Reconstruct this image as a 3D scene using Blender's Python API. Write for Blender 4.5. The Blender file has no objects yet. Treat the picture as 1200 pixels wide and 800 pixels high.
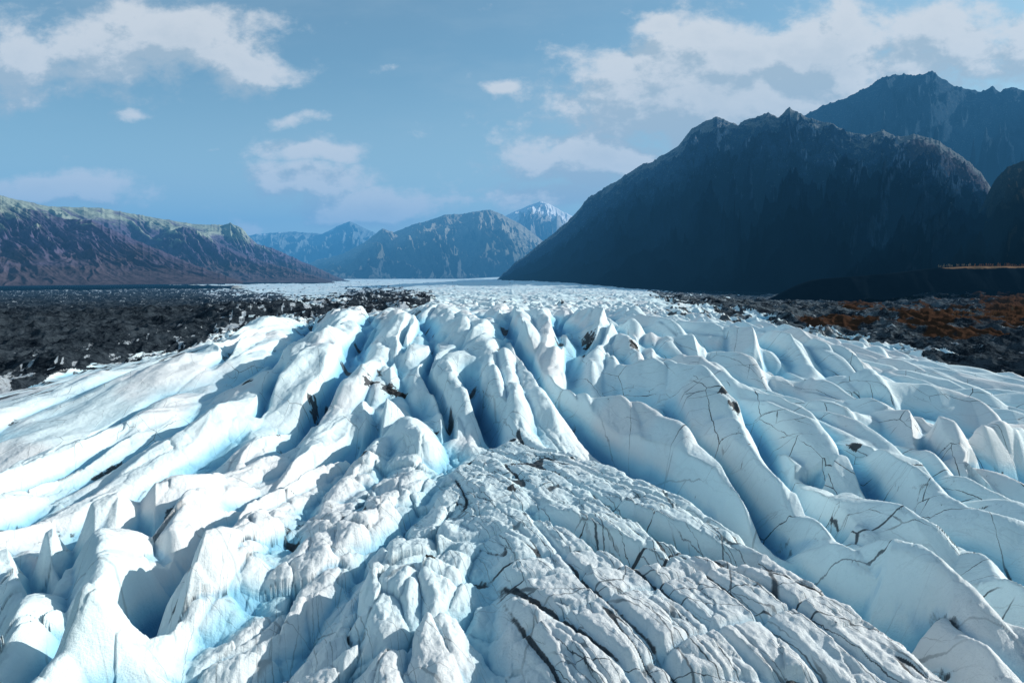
import bpy, math, random
import numpy as np
R = math.radians
rng = random.Random(7)
F = 800.0
PITCH = R(5.5)
CZ = 60.0
SP, CP = math.sin(PITCH), math.cos(PITCH)
SUN_EL, SUN_AZ = 24.0, 20.0      # azimuth counted from +x towards +y

scene = bpy.context.scene
col = scene.collection
f32 = np.float32

# ---------------------------------------------------------------- helpers
def tag(o, label=None, cat=None, group=None, kind=None):
    if label: o['label'] = label
    if cat: o['category'] = cat
    if group: o['group'] = group
    if kind: o['kind'] = kind
    return o

_pr = np.random.RandomState(11)
PERM = _pr.permutation(1024).astype(np.int32)
PERM = np.concatenate([PERM, PERM])
GA = (_pr.rand(1024) * 2 * np.pi)
GX, GY = np.cos(GA).astype(f32), np.sin(GA).astype(f32)
RV = _pr.rand(4, 1024).astype(f32)

def hsh(i, j, seed):
    return PERM[(PERM[(i + seed * 57) & 1023] + j) & 1023]

def noise(x, y, seed=0):
    xi = np.floor(x); yi = np.floor(y)
    xf = (x - xi).astype(f32); yf = (y - yi).astype(f32)
    i = xi.astype(np.int32); j = yi.astype(np.int32)
    u = xf * xf * xf * (xf * (xf * 6 - 15) + 10)
    v = yf * yf * yf * (yf * (yf * 6 - 15) + 10)
    def g(a, b, dx, dy):
        h = hsh(a, b, seed)
        return GX[h] * dx + GY[h] * dy
    n00 = g(i, j, xf, yf); n10 = g(i + 1, j, xf - 1, yf)
    n01 = g(i, j + 1, xf, yf - 1); n11 = g(i + 1, j + 1, xf - 1, yf - 1)
    a = n00 + u * (n10 - n00); b = n01 + u * (n11 - n01)
    return (a + v * (b - a)) * 1.5

def fbm(x, y, seed=0, oct=4, gain=.5):
    s = 0; a = 1.0; f = 1.0
    for k in range(oct):
        s = s + a * noise(x * f, y * f, seed + k * 3); a *= gain; f *= 2.03
    return s

def ridged(x, y, seed=0, oct=4, gain=.5):
    s = 0; a = 1.0; f = 1.0; w = 1.0; tot = 0
    for k in range(oct):
        n = 1 - np.abs(noise(x * f, y * f, seed + k * 5)) * 1.6
        n = np.maximum(n, 0) ** 2
        s = s + a * n * w; w = np.clip(n * 1.6, 0, 1); tot += a
        a *= gain; f *= 2.1
    return s / tot

def worley(x, y, seed=0, jit=.9):
    """edge distance (F2-F1), per-cell random values and offset from the cell point"""
    xi = np.floor(x).astype(np.int32); yi = np.floor(y).astype(np.int32)
    x = x.astype(f32); y = y.astype(f32)
    f1 = np.full(x.shape, 9., f32); f2 = f1.copy()
    hid = np.zeros(x.shape, np.int32); ox = np.zeros(x.shape, f32); oy = ox.copy()
    for a in (-1, 0, 1):
        for b in (-1, 0, 1):
            h = hsh(xi + a, yi + b, seed)
            dx = x - (xi + a + .5 + jit * (RV[0][h] - .5)); dy = y - (yi + b + .5 + jit * (RV[1][h] - .5))
            d = dx * dx + dy * dy
            m = d < f1
            f2 = np.where(m, f1, np.minimum(f2, d))
            f1 = np.where(m, d, f1); hid = np.where(m, h, hid); ox = np.where(m, dx, ox); oy = np.where(m, dy, oy)
    return np.sqrt(f2) - np.sqrt(f1), RV[2][hid], RV[3][hid], ox, oy

def sstep(a, b, x):
    t = np.clip((x - a) / (b - a), 0, 1)
    return t * t * (3 - 2 * t)

def smax(a, b, k):
    h = np.clip(.5 + .5 * (a - b) / k, 0, 1)
    return b + (a - b) * h + k * h * (1 - h)

def table(xs, ys, n=900, sm=18):
    """smooth lookup through control points"""
    X = np.linspace(xs[0], xs[-1], n); Y = np.interp(X, xs, ys)
    k = np.hanning(sm * 2 + 1); k /= k.sum()
    Yp = np.pad(Y, sm, mode='edge'); Y = np.convolve(Yp, k, 'valid')
    return lambda x: np.interp(x, X, Y)

def poly_sd(px, py, pts):
    """signed distance to polygon, positive inside"""
    best = np.full(px.shape, 1e9, f32); inside = np.zeros(px.shape, bool)
    n = len(pts)
    for i in range(n):
        x0, y0 = pts[i]; x1, y1 = pts[(i + 1) % n]
        ex, ey = x1 - x0, y1 - y0
        t = np.clip(((px - x0) * ex + (py - y0) * ey) / (ex * ex + ey * ey + 1e-9), 0, 1)
        d = (px - x0 - t * ex) ** 2 + (py - y0 - t * ey) ** 2
        best = np.minimum(best, d)
        if y0 != y1:
            c = ((y0 > py) != (y1 > py)) & (px < (x1 - x0) * (py - y0) / (y1 - y0) + x0)
            inside ^= c
    return np.where(inside, 1, -1) * np.sqrt(best)

# ---------------------------------------------------------------- base of the valley floor: depth below the camera
_D0 = table(np.log([4, 40, 80, 120, 160, 220, 300, 350, 450, 600, 1000, 2000, 5000, 12000, 60000]),
            [23, 25, 26.5, 24.5, 21.5, 19.5, 18, 18.5, 22, 25, 31, 36, 26, 10, -10], sm=14)
_KL = table([-6000, -900, -300, -220, -170, -120, -80, -40, 0], [34, 32, 31, 30, 22, 10, 5.5, 1.5, 0], n=4000, sm=8)
_KR = table([0, 40, 90, 145, 175, 215, 300, 900, 6000], [0, 2.0, 6, 12, 22, 34, 36, 32, 32], n=4000, sm=8)
def base_D(x, y):
    d0 = _D0(np.log(np.maximum(y, 4)))
    k = np.where(x < 0, _KL(np.minimum(x, 0)), _KR(np.maximum(x, 0)))
    far = sstep(420, 900, y)
    # beyond the ice fall the floor flattens into a valley
    kf = 22 * sstep(120, 700, np.abs(x))
    k = k * (1 - far) + kf * far
    return d0 + k

def to_px(x, y, z):
    dz = z - CZ
    fwd = y * CP - dz * SP; up = y * SP + dz * CP
    return 600 + F * x / fwd, 400 - F * up / fwd

def to_world(px, py, h=0.0):
    a = (px - 600) / F; b = (py - 400) / F
    den = CP - b * SP
    ys = np.exp(np.linspace(np.log(14), np.log(6000), 6000))
    xs = a / den * ys; zs = CZ - (SP + b * CP) / den * ys
    g = CZ - base_D(xs, ys) + h
    hit = np.nonzero(zs <= g)[0]
    i = hit[0] if len(hit) else len(ys) - 1
    return float(xs[i]), float(ys[i])

# ---------------------------------------------------------------- terrain grid (near ice fine, far valley coarse)
NC = 1400
q = [20.0]
while q[-1] < 720: q.append(q[-1] * 1.0023)
NEAR = len(q)
while q[-1] < 1600: q.append(q[-1] * 1.0045)
while q[-1] < 46000: q.append(q[-1] * 1.013)
q = np.array(q); NR = len(q)
t = np.linspace(-.95, .95, NC)
X = (q[:, None] * t[None, :]).astype(np.float64)
Y = np.repeat((q - 12)[:, None], NC, 1)
D = base_D(X, Y)
U, V = to_px(X, Y, CZ - D)
U = U.astype(f32); V = V.astype(f32)
Z = (CZ - D)

# region weights, soft outlines on the map of the glacier
def region(pts, soft):
    P = poly_sd(U[:NEAR], V[:NEAR], pts)
    return sstep(-soft, soft, P)

n1 = fbm(X / 60, Y / 60, 3, 3)
DEB_L = [(-900, 331), (225, 330), (240, 337), (330, 343), (345, 350), (400, 349), (408, 340), (455, 337), (505, 346),
         (500, 357), (440, 372), (330, 372), (268, 386), (232, 404), (150, 422), (60, 442), (0, 456), (-900, 700)]
DEB_R = [(735, 335), (770, 350), (800, 366), (850, 372), (960, 388), (1100, 421), (1200, 444), (1400, 500), (2000, 700), (2000, 330)]
sdl = poly_sd(U, V, DEB_L); sdr = poly_sd(U, V, DEB_R)
pn = fbm(X / 34, Y / 60, 21, 4) ; pn2 = fbm(X / 9, Y / 30, 31, 3)
sd = np.maximum(sdl, sdr - 6 * (U < 900))
deb = sstep(-6, 6, sd + pn * 10 + pn2 * 4)
deb = np.where((Y < 60), 0, deb)

# ---------------------------------------------------------------- near ice
n = NEAR
x = X[:n]; y = Y[:n]; u = U[:n]; v = V[:n]
zz = Z[:n].copy()
wx = fbm(x / 34, y / 90, 41, 2) * 6; wy = fbm(x / 40, y / 70, 47, 2) * 14
wfx = fbm(x / 5, y / 9, 51, 3) * 1.0

Wm = region([(575, 540), (640, 552), (700, 565), (800, 620), (900, 690), (1000, 760), (1100, 850), (1200, 1000), (640, 1000), (590, 800), (545, 690), (520, 610)], 30)   # fractured mound
Wc = region([(420, 570), (530, 570), (520, 640), (560, 760), (600, 1100), (140, 1100), (200, 790), (300, 680)], 25)  # chaotic seracs
Ws = region([(-300, 640), (0, 600), (60, 560), (200, 500), (420, 520), (420, 560), (300, 680), (200, 780), (100, 1100), (-300, 1100)], 20)  # big fins, lower left
Wl = region([(-400, 470), (0, 470), (240, 405), (400, 400), (330, 480), (200, 530), (60, 570), (-400, 660)], 18)   # smooth left slope
Wt = region([(230, 395), (560, 355), (760, 365), (720, 450), (640, 520), (560, 540), (380, 520), (300, 470)], 20)  # rounded crest bumps
Wr = region([(640, 440), (720, 360), (1300, 380), (1700, 600), (1400, 900), (1130, 830), (900, 650), (780, 570), (690, 520)], 20)       # right flank fins

# broad humps
zz += n1[:n] * 1.6 * (1 - .6 * Wr)
# elongated rounded cells: ridges running down-glacier
e1, r1, r2, ox, oy = worley((x + wx) / 13, (y + wy) / 105, 5)
pil = 1 - (1 - np.clip(e1 * 2.2, 0, 1)) ** 1.8
amp1 = 1.1 + 1.2 * Wt + .2 * Wr + .5 * Ws - .5 * Wl - .5 * Wm
amp1 = amp1 * (1 - .7 * Wm)
zz += (pil - .55) * amp1 + (r1 - .5) * 1.2 * pil * (1 - .7 * Wl) + pil * ox * 14 * (.30 * Wr * (1 + .7 * sstep(120, 240, y)) + .06 * Wt - .05 * Ws + .04 * Wm)
e2, s1, s2, o2x, o2y = worley((x + wx * .7 + wfx) / 4.2, (y + wy * .6) / 9.5, 9)
pil2 = 1 - (1 - np.clip(e2 * 2.4, 0, 1)) ** 2
amp2 = .10 + .5 * Wc - .02 * Wm + .14 * Ws - .1 * Wr - .08 * Wl
zz += (pil2 - .6) * amp2 * .8 + (s1 - .5) * amp2 * .6 * pil2 + (o2x * (s2 - .5) * 4.2 + o2y * (s1 - .5) * 3.6) * amp2

e4, b1_, b2_, o4x, o4y = worley((x + wx * .8) / 6.5, (y + wy) / 24, 231)
pil4 = 1 - (1 - np.clip(e4 * 2.6, 0, 1)) ** 1.8
zz += pil4 * (o4x * 6.5 * .26 + (b1_ - .5) * .7 + o4y * (b2_ - .5) * 2.4 + .35) * Wr
crease = 1 - np.abs(noise((x + wx * .6) / 7, (y + wy) / 26, 19)) * 1.8
crease2 = 1 - np.abs(noise((x + wfx * .5) / 3.0, (y + wy * .4) / 14, 29)) * 1.8
zz += crease * (.9 * Ws + .4 * Wt + .25 * Wl + .3 * Wr + .2) + crease2 * (.32 * Ws + .10 * Wt + .3 * Wc + .15 * Wm + .03)
# ------------------------------------------- traced ridges and crevasses
def chain(pts):
    """world polyline through picture points (px, py, height)"""
    out = []
    for (a, b, h) in pts:
        X0, Y0 = to_world(a, b, max(h, 0) if h > 0 else h)
        out.append((X0, Y0, h))
    # resample
    P = np.array(out); seg = np.hypot(np.diff(P[:, 0]), np.diff(P[:, 1])); s = np.concatenate([[0], np.cumsum(seg)])
    m = max(4, min(26, int(s[-1] / 3) + 4)); S = np.linspace(0, s[-1], m)
    Q = np.stack([np.interp(S, s, P[:, k]) for k in range(3)], 1)
    K = Q.copy(); K[1:-1, :2] = (Q[:-2, :2] + 2 * Q[1:-1, :2] + Q[2:, :2]) / 4
    return K

def curve_field(K, reach):
    """signed distance (positive on the +x side for a line running away in +y) and height along the line, on a sub-block of the grid"""
    x0, x1 = K[:, 0].min() - reach, K[:, 0].max() + reach
    y0, y1 = K[:, 1].min() - reach, K[:, 1].max() + reach
    rows = np.nonzero((Y[:n, 0] > y0) & (Y[:n, 0] < y1))[0]
    if len(rows) < 2: return None
    ra, rb = rows[0], rows[-1] + 1
    cm = np.nonzero((X[ra:rb].min(0) < x1) & (X[ra:rb].max(0) > x0))[0]
    if len(cm) < 2: return None
    ca, cb = cm[0], cm[-1] + 1
    xx = (x[ra:rb, ca:cb] + wig_x[ra:rb, ca:cb]).astype(f32); yy = (y[ra:rb, ca:cb]).astype(f32)
    best = np.full(xx.shape, 1e9, f32); sg = np.zeros(xx.shape, f32); hh = np.zeros(xx.shape, f32); tt = np.zeros(xx.shape, f32)
    m = len(K)
    for i in range(m - 1):
        ax, ay, ah = K[i]; bx, by, bh = K[i + 1]
        ex, ey = bx - ax, by - ay
        tq = np.clip(((xx - ax) * ex + (yy - ay) * ey) / (ex * ex + ey * ey + 1e-9), 0, 1)
        dx = xx - ax - tq * ex; dy = yy - ay - tq * ey
        d = dx * dx + dy * dy
        mm = d < best
        best = np.where(mm, d, best)
        s = np.sign(ex * dy - ey * dx)
        sg = np.where(mm, s, sg); hh = np.where(mm, ah + (bh - ah) * tq, hh); tt = np.where(mm, (i + tq) / (m - 1), tt)
    return (slice(ra, rb), slice(ca, cb)), np.sqrt(best) , sg * (1 if K[-1][1] < K[0][1] else -1), hh, tt

wig_x = ((noise(x / 20, y / 42, 61) * 1.8 + fbm(x / 5, y / 10, 62, 2) * .14 * (1 - .7 * Wr)) * np.clip(y / 90, .5, 1.6)).astype(f32)
wig_h = (fbm(x / 9, y / 18, 67, 3) * (1 - .55 * Wr)).astype(f32)

# (width on the left, width on the right, profile power, points)
RIDGES = [
 (60, 6, 1.05, [(560,480,0),(600,520,3),(655,535,5.5),(700,555,7),(800,608,7.5),(900,672,7.5),(1000,740,7.5),(1085,805,7),(1180,885,6)]),
 # --- right flank, from the mound outwards
 (8.75, 4.5, 1.225, [(560,372,0),(600,405,3.5),(628,450,4.5),(655,505,5),(700,545,5),(800,602,5),(900,668,5),(1000,737,5),(1085,803,5),(1180,880,5)]),
 (10, 4.5, 1.27, [(640,425,0),(655,455,4),(700,465,6),(760,484,6),(778,502,5),(800,540,3),(815,565,0)]),
 (10, 4.5, 1.27, [(690,490,0),(775,505,5),(800,515,5.5),(822,535,5),(850,570,4),(885,610,1)]),
 (11.25, 4.5, 1.315, [(690,405,0),(735,432,5),(812,443,7),(838,475,7),(862,505,5),(895,530,2)]),
 (8.75, 3.6, 1.225, [(800,520,1),(835,500,5),(865,510,6),(890,545,6),(925,580,5),(950,602,1)]),
 (7.5, 3.6, 1.18, [(700,392,1),(745,400,4),(800,428,5),(845,436,5),(900,463,6),(935,486,6),(960,508,6),(985,540,5),(990,555,0)]),
 (7.5, 3.6, 1.225, [(830,438,1),(900,455,4),(970,478,5),(990,488,5),(1000,497,2)]),
 (11.25, 3.6, 1.36, [(845,450,1),(930,475,5),(1000,495,6.5),(1040,510,7),(1070,530,6.5),(1085,555,4),(1090,575,0)]),
 (8.75, 3.6, 1.27, [(880,440,1),(960,440,5),(1010,460,5),(1055,488,5),(1060,495,1)]),
 (10, 3.6, 1.36, [(1010,480,2),(1080,491,6),(1105,505,6),(1118,530,5),(1125,560,3),(1140,580,0)]),
 (6.25, 3.6, 1.225, [(1060,540,1),(1090,537,5),(1130,560,5),(1170,585,4),(1230,612,3)]),
 (10, 4.5, 1.36, [(1120,540,1),(1135,505,7),(1165,498,8),(1190,505,7),(1230,520,3)]),
 (8.75, 3.6, 1.27, [(980,460,1),(1040,452,4),(1080,452,5),(1140,465,5),(1175,485,4),(1230,500,3)]),
 (6.25, 3.6, 1.225, [(955,507,1),(995,522,4),(1040,548,5),(1080,570,5),(1110,592,4),(1200,630,4),(1260,660,3)]),
 (7.5, 3.6, 1.27, [(820,380,0),(880,393,3),(930,405,5),(980,420,5),(1012,435,4),(1020,445,0)]),
 (7.5, 3.6, 1.27, [(900,398,1),(960,405,5),(985,412,5),(1000,425,4),(1015,438,0)]),
 (7.5, 3.6, 1.27, [(930,430,1),(1000,448,3),(1030,448,4),(1050,455,3),(1130,468,0)]),
 (8.75, 3.6, 1.315, [(740,375,1),(800,385,5),(860,400,5),(900,415,4),(920,430,0)]),
 (8.75, 3.6, 1.315, [(700,385,1),(760,395,4.5),(830,410,5),(880,430,4),(890,440,0)]),
 (7.5, 3.6, 1.225, [(930,600,0),(955,607,5),(1000,640,6),(1022,668,5.5),(1045,690,4),(1095,735,5),(1150,775,5),(1220,830,4)]),
 (6.25, 3.6, 1.18, [(985,640,1),(1030,642,5),(1090,675,6),(1150,706,6),(1240,755,6),(1330,800,4)]),
 (6.25, 3.6, 1.225, [(960,572,1),(990,575,4),(1050,592,6),(1085,615,6),(1100,634,4),(1105,640,0)]),
 (5, 3.6, 1.18, [(1090,625,1),(1130,640,4),(1180,680,5),(1210,700,5),(1300,745,4)]),
 (7.5, 4.5, 1.315, [(895,650,1),(900,620,4),(925,640,4),(930,665,2)]),
 (7.5, 3.6, 1.27, [(1120,590,1),(1170,600,4),(1240,630,5)]),
 (6.25, 3.6, 1.27, [(1020,585,0),(1100,590,4),(1160,612,5),(1250,640,4)]),
 (7.5, 4.5, 1.36, [(650,395,1),(690,388,5),(720,395,5),(740,410,4),(760,425,0)]),
 # --- head of the ice fall, centre
 (7, 6, 1.9, [(500,362,2),(520,370,5),(555,385,5),(565,402,4),(590,440,2)]),
 (5, 4, 1.7, [(590,362,3),(612,372,6),(618,395,6),(612,420,2)]),
 (5, 4, 1.7, [(628,365,3),(640,373,6),(648,395,5),(640,440,1)]),
 (5, 4, 1.7, [(665,368,3),(690,374,6),(702,392,5),(690,410,1)]),
 (6, 5, 1.8, [(430,372,2),(470,385,5),(482,400,4),(470,440,2)]),
 (7, 7, 1.9, [(380,372,2),(410,380,6),(380,400,6),(340,440,4),(318,480,1)]),
 (8, 7, 1.9, [(300,375,2),(345,373,4),(300,395,5),(265,420,4),(240,440,1)]),
 (6, 6, 1.8, [(455,395,3),(440,420,5),(410,450,4),(390,480,1)]),
 (7, 7, 1.9, [(520,395,2),(525,420,4),(520,450,3)]),
 (7, 6, 1.5, [(565,395,2),(585,412,6),(590,440,7),(605,480,7),(630,530,6),(648,562,3)]),
 (6, 5, 1.5, [(500,420,1),(520,440,5),(530,470,5),(545,520,5),(570,550,2)]),
 (6, 6, 1.6, [(400,468,1),(440,480,4),(480,505,6),(500,530,6),(515,560,3)]),
 (6, 6, 1.6, [(425,500,2),(445,515,5),(420,560,5),(380,600,4),(350,640,2)]),
 (6, 6, 1.6, [(455,520,2),(478,545,5),(490,580,4)]),
 # --- left slope
 (9, 8, 2.0, [(330,385,1),(290,405,3),(230,430,4),(150,455,3),(60,500,2),(0,530,2)]),
 (9, 6, 2.0, [(240,410,1),(160,430,2.5),(80,455,4),(20,480,4),(-60,520,4)]),
 (10, 6, 2.0, [(210,470,1),(180,480,4),(120,510,5),(60,540,5),(0,570,5),(-90,620,5)]),
 (8, 7, 1.9, [(300,450,2),(270,480,4),(200,510,4),(150,540,3.5),(60,590,3),(0,620,3),(-80,660,4)]),
 # --- large fins in the lower left
 (6, 7, 1.4, [(340,500,1),(290,530,4),(230,555,6),(150,575,7),(110,590,7),(40,620,6),(-60,670,5)]),
 (5, 9, 1.3, [(390,500,2),(350,540,6),(300,570,7),(270,600,8),(215,640,8),(180,690,7),(170,740,5)]),
 (5, 7, 1.3, [(120,600,1),(110,640,7),(120,680,8),(105,740,8),(70,790,6),(20,880,6)]),
 (4, 6, 1.3, [(20,640,2),(18,690,7),(25,740,7),(0,820,6),(-60,900,5)]),
 (4, 6, 1.3, [(65,640,3),(60,660,6),(70,700,6),(60,760,3)]),
 (4, 6, 1.3, [(150,650,3),(152,690,6),(150,720,7),(165,735,6),(140,800,5),(110,860,5)]),
 (4, 5, 1.3, [(260,560,2),(220,600,5),(195,640,5),(190,680,2)]),
 (3.5, 4, 1.3, [(290,640,1),(245,665,4),(225,700,5),(190,760,5),(150,830,4)]),
 # --- chaotic blocks
 (4, 4, 1.5, [(470,640,1),(430,665,4),(440,700,4.5),(470,720,4),(480,770,2)]),
 (3, 3, 1.4, [(350,600,1),(345,650,4),(330,690,4),(310,740,3)]),
 (3, 3, 1.4, [(500,600,2),(480,630,4),(500,670,3)]),
]
Rz = np.zeros_like(zz); HS = 1.0
Rmax = np.zeros(zz.shape, f32)
for (wl, wr, pw, pts) in RIDGES:
    pw = 1 + (pw - 1) * .6
    K = chain(pts)
    ym = K[:, 1].mean(); sc = float(np.clip(ym / 130, 1, 1.8)); wl *= sc; wr *= sc; K[:, 2] *= (1 + (sc - 1) * .6) * HS
    r = curve_field(K, max(wl, wr) + 1.5)
    if r is None: continue
    sl, dist, sgn, hh, tt = r
    hh = hh * (1 + .18 * wig_h[sl])
    d0 = np.where(sgn > 0, dist / wr, dist / wl)
    # sharper left face with a slightly undercut foot
    tq = np.clip(d0, 0, 1)
    tq = (np.sqrt(tq * tq + .004) - .063) / .939
    prof = 1 - np.clip(tq, 0, 1) ** pw
    hgt = hh * prof
    blk = Rz[sl]
    Rz[sl] = smax(hgt, blk, .12) * (hgt > 0) + blk * (hgt <= 0)
Rz = np.where(Rz > 0, Rz, 0)
# the mound keeps its own calm surface: slabs between long parallel grooves, cut by a few cross steps
_mr = RIDGES[0]; _K = chain(_mr[3]); _sl, _d, _s, _h, _t = curve_field(_K, 72)
mound = np.zeros(zz.shape, f32); _q = np.clip(np.where(_s > 0, _d / 6., _d / 75.), 0, 1)
mound[_sl] = _h * (1 - _q ** np.where(_s > 0, 1.3, 1.15)) * 1.1
_ca, _sa = math.cos(.34), math.sin(.34)
xr = x * _ca + y * _sa + wx * .22 + wfx * .18; yr = -x * _sa + y * _ca + wy * .2
gr1 = np.abs(noise(xr / 3.4, yr / 34, 201)); gr2 = np.abs(noise(xr / 1.5, yr / 22, 203)); gr3 = np.abs(noise(xr / 22, yr / 5.5, 207))
em, m1, m2, omx, omy = worley(xr / 2.6, yr / 8, 211)
reliefm = .50 * sstep(0, .20, gr1) + .12 * sstep(0, .12, gr2) + .40 * sstep(0, .10, gr3) + (omx * (m1 - .35) * 1.5 + omy * (m2 - .5) * 1.8) * .34 + (m1 - .5) * .25 * sstep(0, .25, em) + .3 * fbm(xr / 9, yr / 16, 213, 3)
relief_d = np.maximum.reduce([sstep(.07, .015, gr1) * sstep(-.35, 0, fbm(x / 14, y / 20, 215, 2)), sstep(.06, .012, gr2) * sstep(-.15, .15, fbm(x / 9, y / 15, 217, 2)) * .9, sstep(.03, .006, gr3) * sstep(-.1, .2, fbm(x / 12, y / 15, 219, 2))])
zz += Rz - .35
Zm = (CZ - D[:n]) + mound + reliefm - .6
zz = zz * (1 - Wm * .92) + Zm * Wm * .92

# crevasses: (half width, depth, points)
CREV = [
 (1.6, 6, [(85,457,0),(60,470,1),(40,487,1),(0,513,1),(-60,540,1)]),
 (2.2, 5, [(207,476,0),(180,487,1),(130,510,1),(105,528,1),(60,560,1),(20,583,1),(-60,640,1)]),
 (1.6, 5, [(158,527,0),(110,560,1),(70,585,1),(40,600,1),(-20,630,1)]),
 (1.6, 4, [(240,500,0),(215,532,1),(200,530,0)]),
 (2.6, 7, [(330,400,0),(290,415,1),(250,445,1),(240,452,0)]),
 (1.8, 6, [(380,375,0),(355,400,1),(330,430,1),(300,470,1),(285,500,0)]),
 (2.8, 7, [(430,395,0),(415,425,1),(390,450,1),(370,490,1),(330,530,1),(290,560,.6)]),
 (2.5, 8, [(420,520,0),(385,560,1),(340,600,1),(290,650,1),(240,705,1),(185,790,1),(140,860,1)]),
 (1.2, 6, [(478,395,0),(477,425,1),(476,435,0)]),
 (1.2, 6, [(508,405,0),(506,440,1),(510,460,1),(512,500,1),(520,545,.6)]),
 (2.6, 8, [(540,440,0),(545,470,1),(560,510,1),(580,545,1),(590,560,0)]),
 (2.6, 8, [(598,372,0),(596,395,1),(610,430,1),(640,470,1),(665,500,1),(700,540,1),(780,585,1),(870,650,1),(985,735,1),(1060,800,1)]),
 (1.8, 6, [(665,375,0),(655,400,1),(650,430,1)]),
 (1.8, 6, [(725,385,0),(710,405,1),(690,430,.5)]),
 (2.4, 8, [(775,500,0),(800,540,1),(835,570,1),(860,600,1),(905,650,1),(950,690,1),(1000,735,1)]),
 (2.4, 8, [(860,510,0),(885,545,1),(930,600,1),(975,650,1)]),
 (2.2, 8, [(1030,672,0),(1060,700,1),(1100,735,1),(1150,765,1),(1200,790,1)]),
 (2.2, 7, [(985,560,0),(1030,600,1),(1055,625,1),(1080,645,0)]),
 (2, 7, [(1070,530,0),(1078,560,1),(1100,575,1),(1130,580,0)]),
 (2, 7, [(960,470,0),(1035,478,1),(1040,490,0)]),
 (1.5, 5, [(1075,520,0),(1120,555,1),(1130,560,0)]),
 (1.2, 4, [(600,690,0),(650,720,1),(700,760,1),(760,800,1)]),
 (1.2, 4, [(690,680,0),(740,730,1),(800,770,1),(860,800,1)]),
 (1.0, 3, [(735,610,0),(790,640,.7),(850,660,1),(890,690,0)]),
 (.8, 3, [(480,765,0),(500,752,1),(525,738,1)]),
 (1.6, 6, [(440,480,0),(432,510,1),(425,540,1),(400,560,.4)]),
 (1.6, 5, [(330,440,0),(310,470,1),(300,500,1)]),
 (1.4, 5, [(10,660,0),(35,690,1),(45,720,1),(60,760,1),(40,800,1)]),
 (1.4, 5, [(85,640,0),(90,700,1),(88,730,.6)]),
 (1.2, 5, [(165,640,0),(165,670,1),(150,700,1)]),
]
for (hw, dep, pts) in CREV:
    K = chain([(a, b, -h * .1 if h > 0 else -.001) for a, b, h in pts])
    hs = np.array([h for a, b, h in pts]); K[:, 2] = np.interp(np.linspace(0, 1, len(K)), np.linspace(0, 1, len(hs)), hs)
    r = curve_field(K, hw * 2 + 1.5)
    if r is None: continue
    sl, dist, sgn, hh, tt = r
    tq = np.clip(dist / (hw * (1 + .35 * wig_h[sl])), 0, 1)
    zz[sl] -= dep * .68 * hh * (1 - tq ** 1.3)

# medium and fine broken surface
e3, a1, a2, o3x, o3y = worley((x + wfx * .8 + wx * .4) / 2.6, (y + wy * .3) / 5.0, 15)
pil3 = 1 - (1 - np.clip(e3 * 3, 0, 1)) ** 2
amp3 = (.04 + .34 * Wc + .05 * Wm + .08 * Ws) * sstep(260, 120, y) + .03
amp3 = amp3 * (1 - .65 * Wr) * (1 - .4 * Wl)
zz += (pil3 - .8) * amp3 * .7 + (o3x * (a1 - .5) * 3.0 + o3y * (a2 - .5) * 2.6) * amp3
zz += fbm(x / 1.3, y / 2.4, 71, 4, .55) * (.05 + .12 * Wc + .03 * Wm) * (1 - .6 * Wr)
zz += fbm(x / .35, y / .5, 77, 2, .5) * .05 * sstep(160, 60, y)

# dark cracks: thin lines with dirt, slightly carved
def thin(sx, sy, seed, w, ang=0):
    ca, sa = math.cos(ang), math.sin(ang)
    xr = x * ca + y * sa + wx * .5 + wfx * .7; yr = -x * sa + y * ca + wy * .3
    nn = np.abs(noise(xr / sx, yr / sy, seed) + .25 * noise(xr / sx * 3.1, yr / sy * 3, seed + 1))
    return sstep(w, w * .15, nn)
gate = sstep(-.3, .2, fbm(x / 22, y / 40, 83, 2))
pxm = np.clip(y / 60, .6, 4)          # keep lines about the same width on the surface seen
L1 = thin(2.2, 16, 91, .03, .32) * gate
L2 = thin(3.0, 20, 93, .026, .22) * sstep(-.2, .3, fbm(x / 15, y / 30, 85, 2))
L3 = thin(14, 5, 95, .028, .35) * sstep(-.1, .3, fbm(x / 18, y / 30, 87, 2))
cr = (L1 * .9 + L2 * .8) * np.clip(1.0 * Wm + .62 * Wr * sstep(170, 90, y) + .2 * Wl + .25 * Wc + .3 * Wt, 0, 1) + L3 * np.clip(.8 * Wm + .5 * Wr + .25 * Wt, 0, 1)
cr = np.clip(cr, 0, 1)
zz -= cr * .12 * (1 - Wm)

ed = sstep(.07, .01, e2) * gate * (.6 * Wm + .15 * Wc + .05)
Z[:n] = zz * 1.0

# ---------------------------------------------------------------- far ice and moraine relief
yf = Y; xf_ = X
farw = sstep(360, 620, Y)
hum = ridged(X / 55, Y / 75, 101, 4, .55)
hum2 = ridged(X / 16, Y / 22, 105, 3, .55)
lat = sstep(150, 260, np.abs(X)) * sstep(120, 240, Y)
rel_d = (hum - .4) * 9 + (hum2 - .35) * 2.2 + (ridged((X + .3 * Y) / 110, Y / 300, 113, 3) - .4) * 6
big = fbm(X / 260, Y / 420, 109, 3)
rel_d = rel_d + big * 5
rel_i = (hum - .4) * 5.5 + (hum2 - .4) * 3.0 + big * 1.5
fadeL = 1 - .82 * sstep(900, 3000, Y)
scale_far = sstep(330, 600, Y)
icew = (1 - deb)
Z += (rel_d * deb * sstep(110, 200, Y) + rel_i * icew * scale_far) * fadeL
# far larger swells
Z += ridged(X / 240, Y / 300, 111, 3) * 9 * sstep(900, 2200, Y) * (1 - sstep(5000, 9000, Y)) - 4 * sstep(900, 2200, Y)
# the near ice detail dies out where the debris begins
Zb = CZ - D
Z[:n] = Z[:n] - (zz - Zb[:n]) * (deb[:n] * .75)
Z -= .0  # datum
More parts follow.
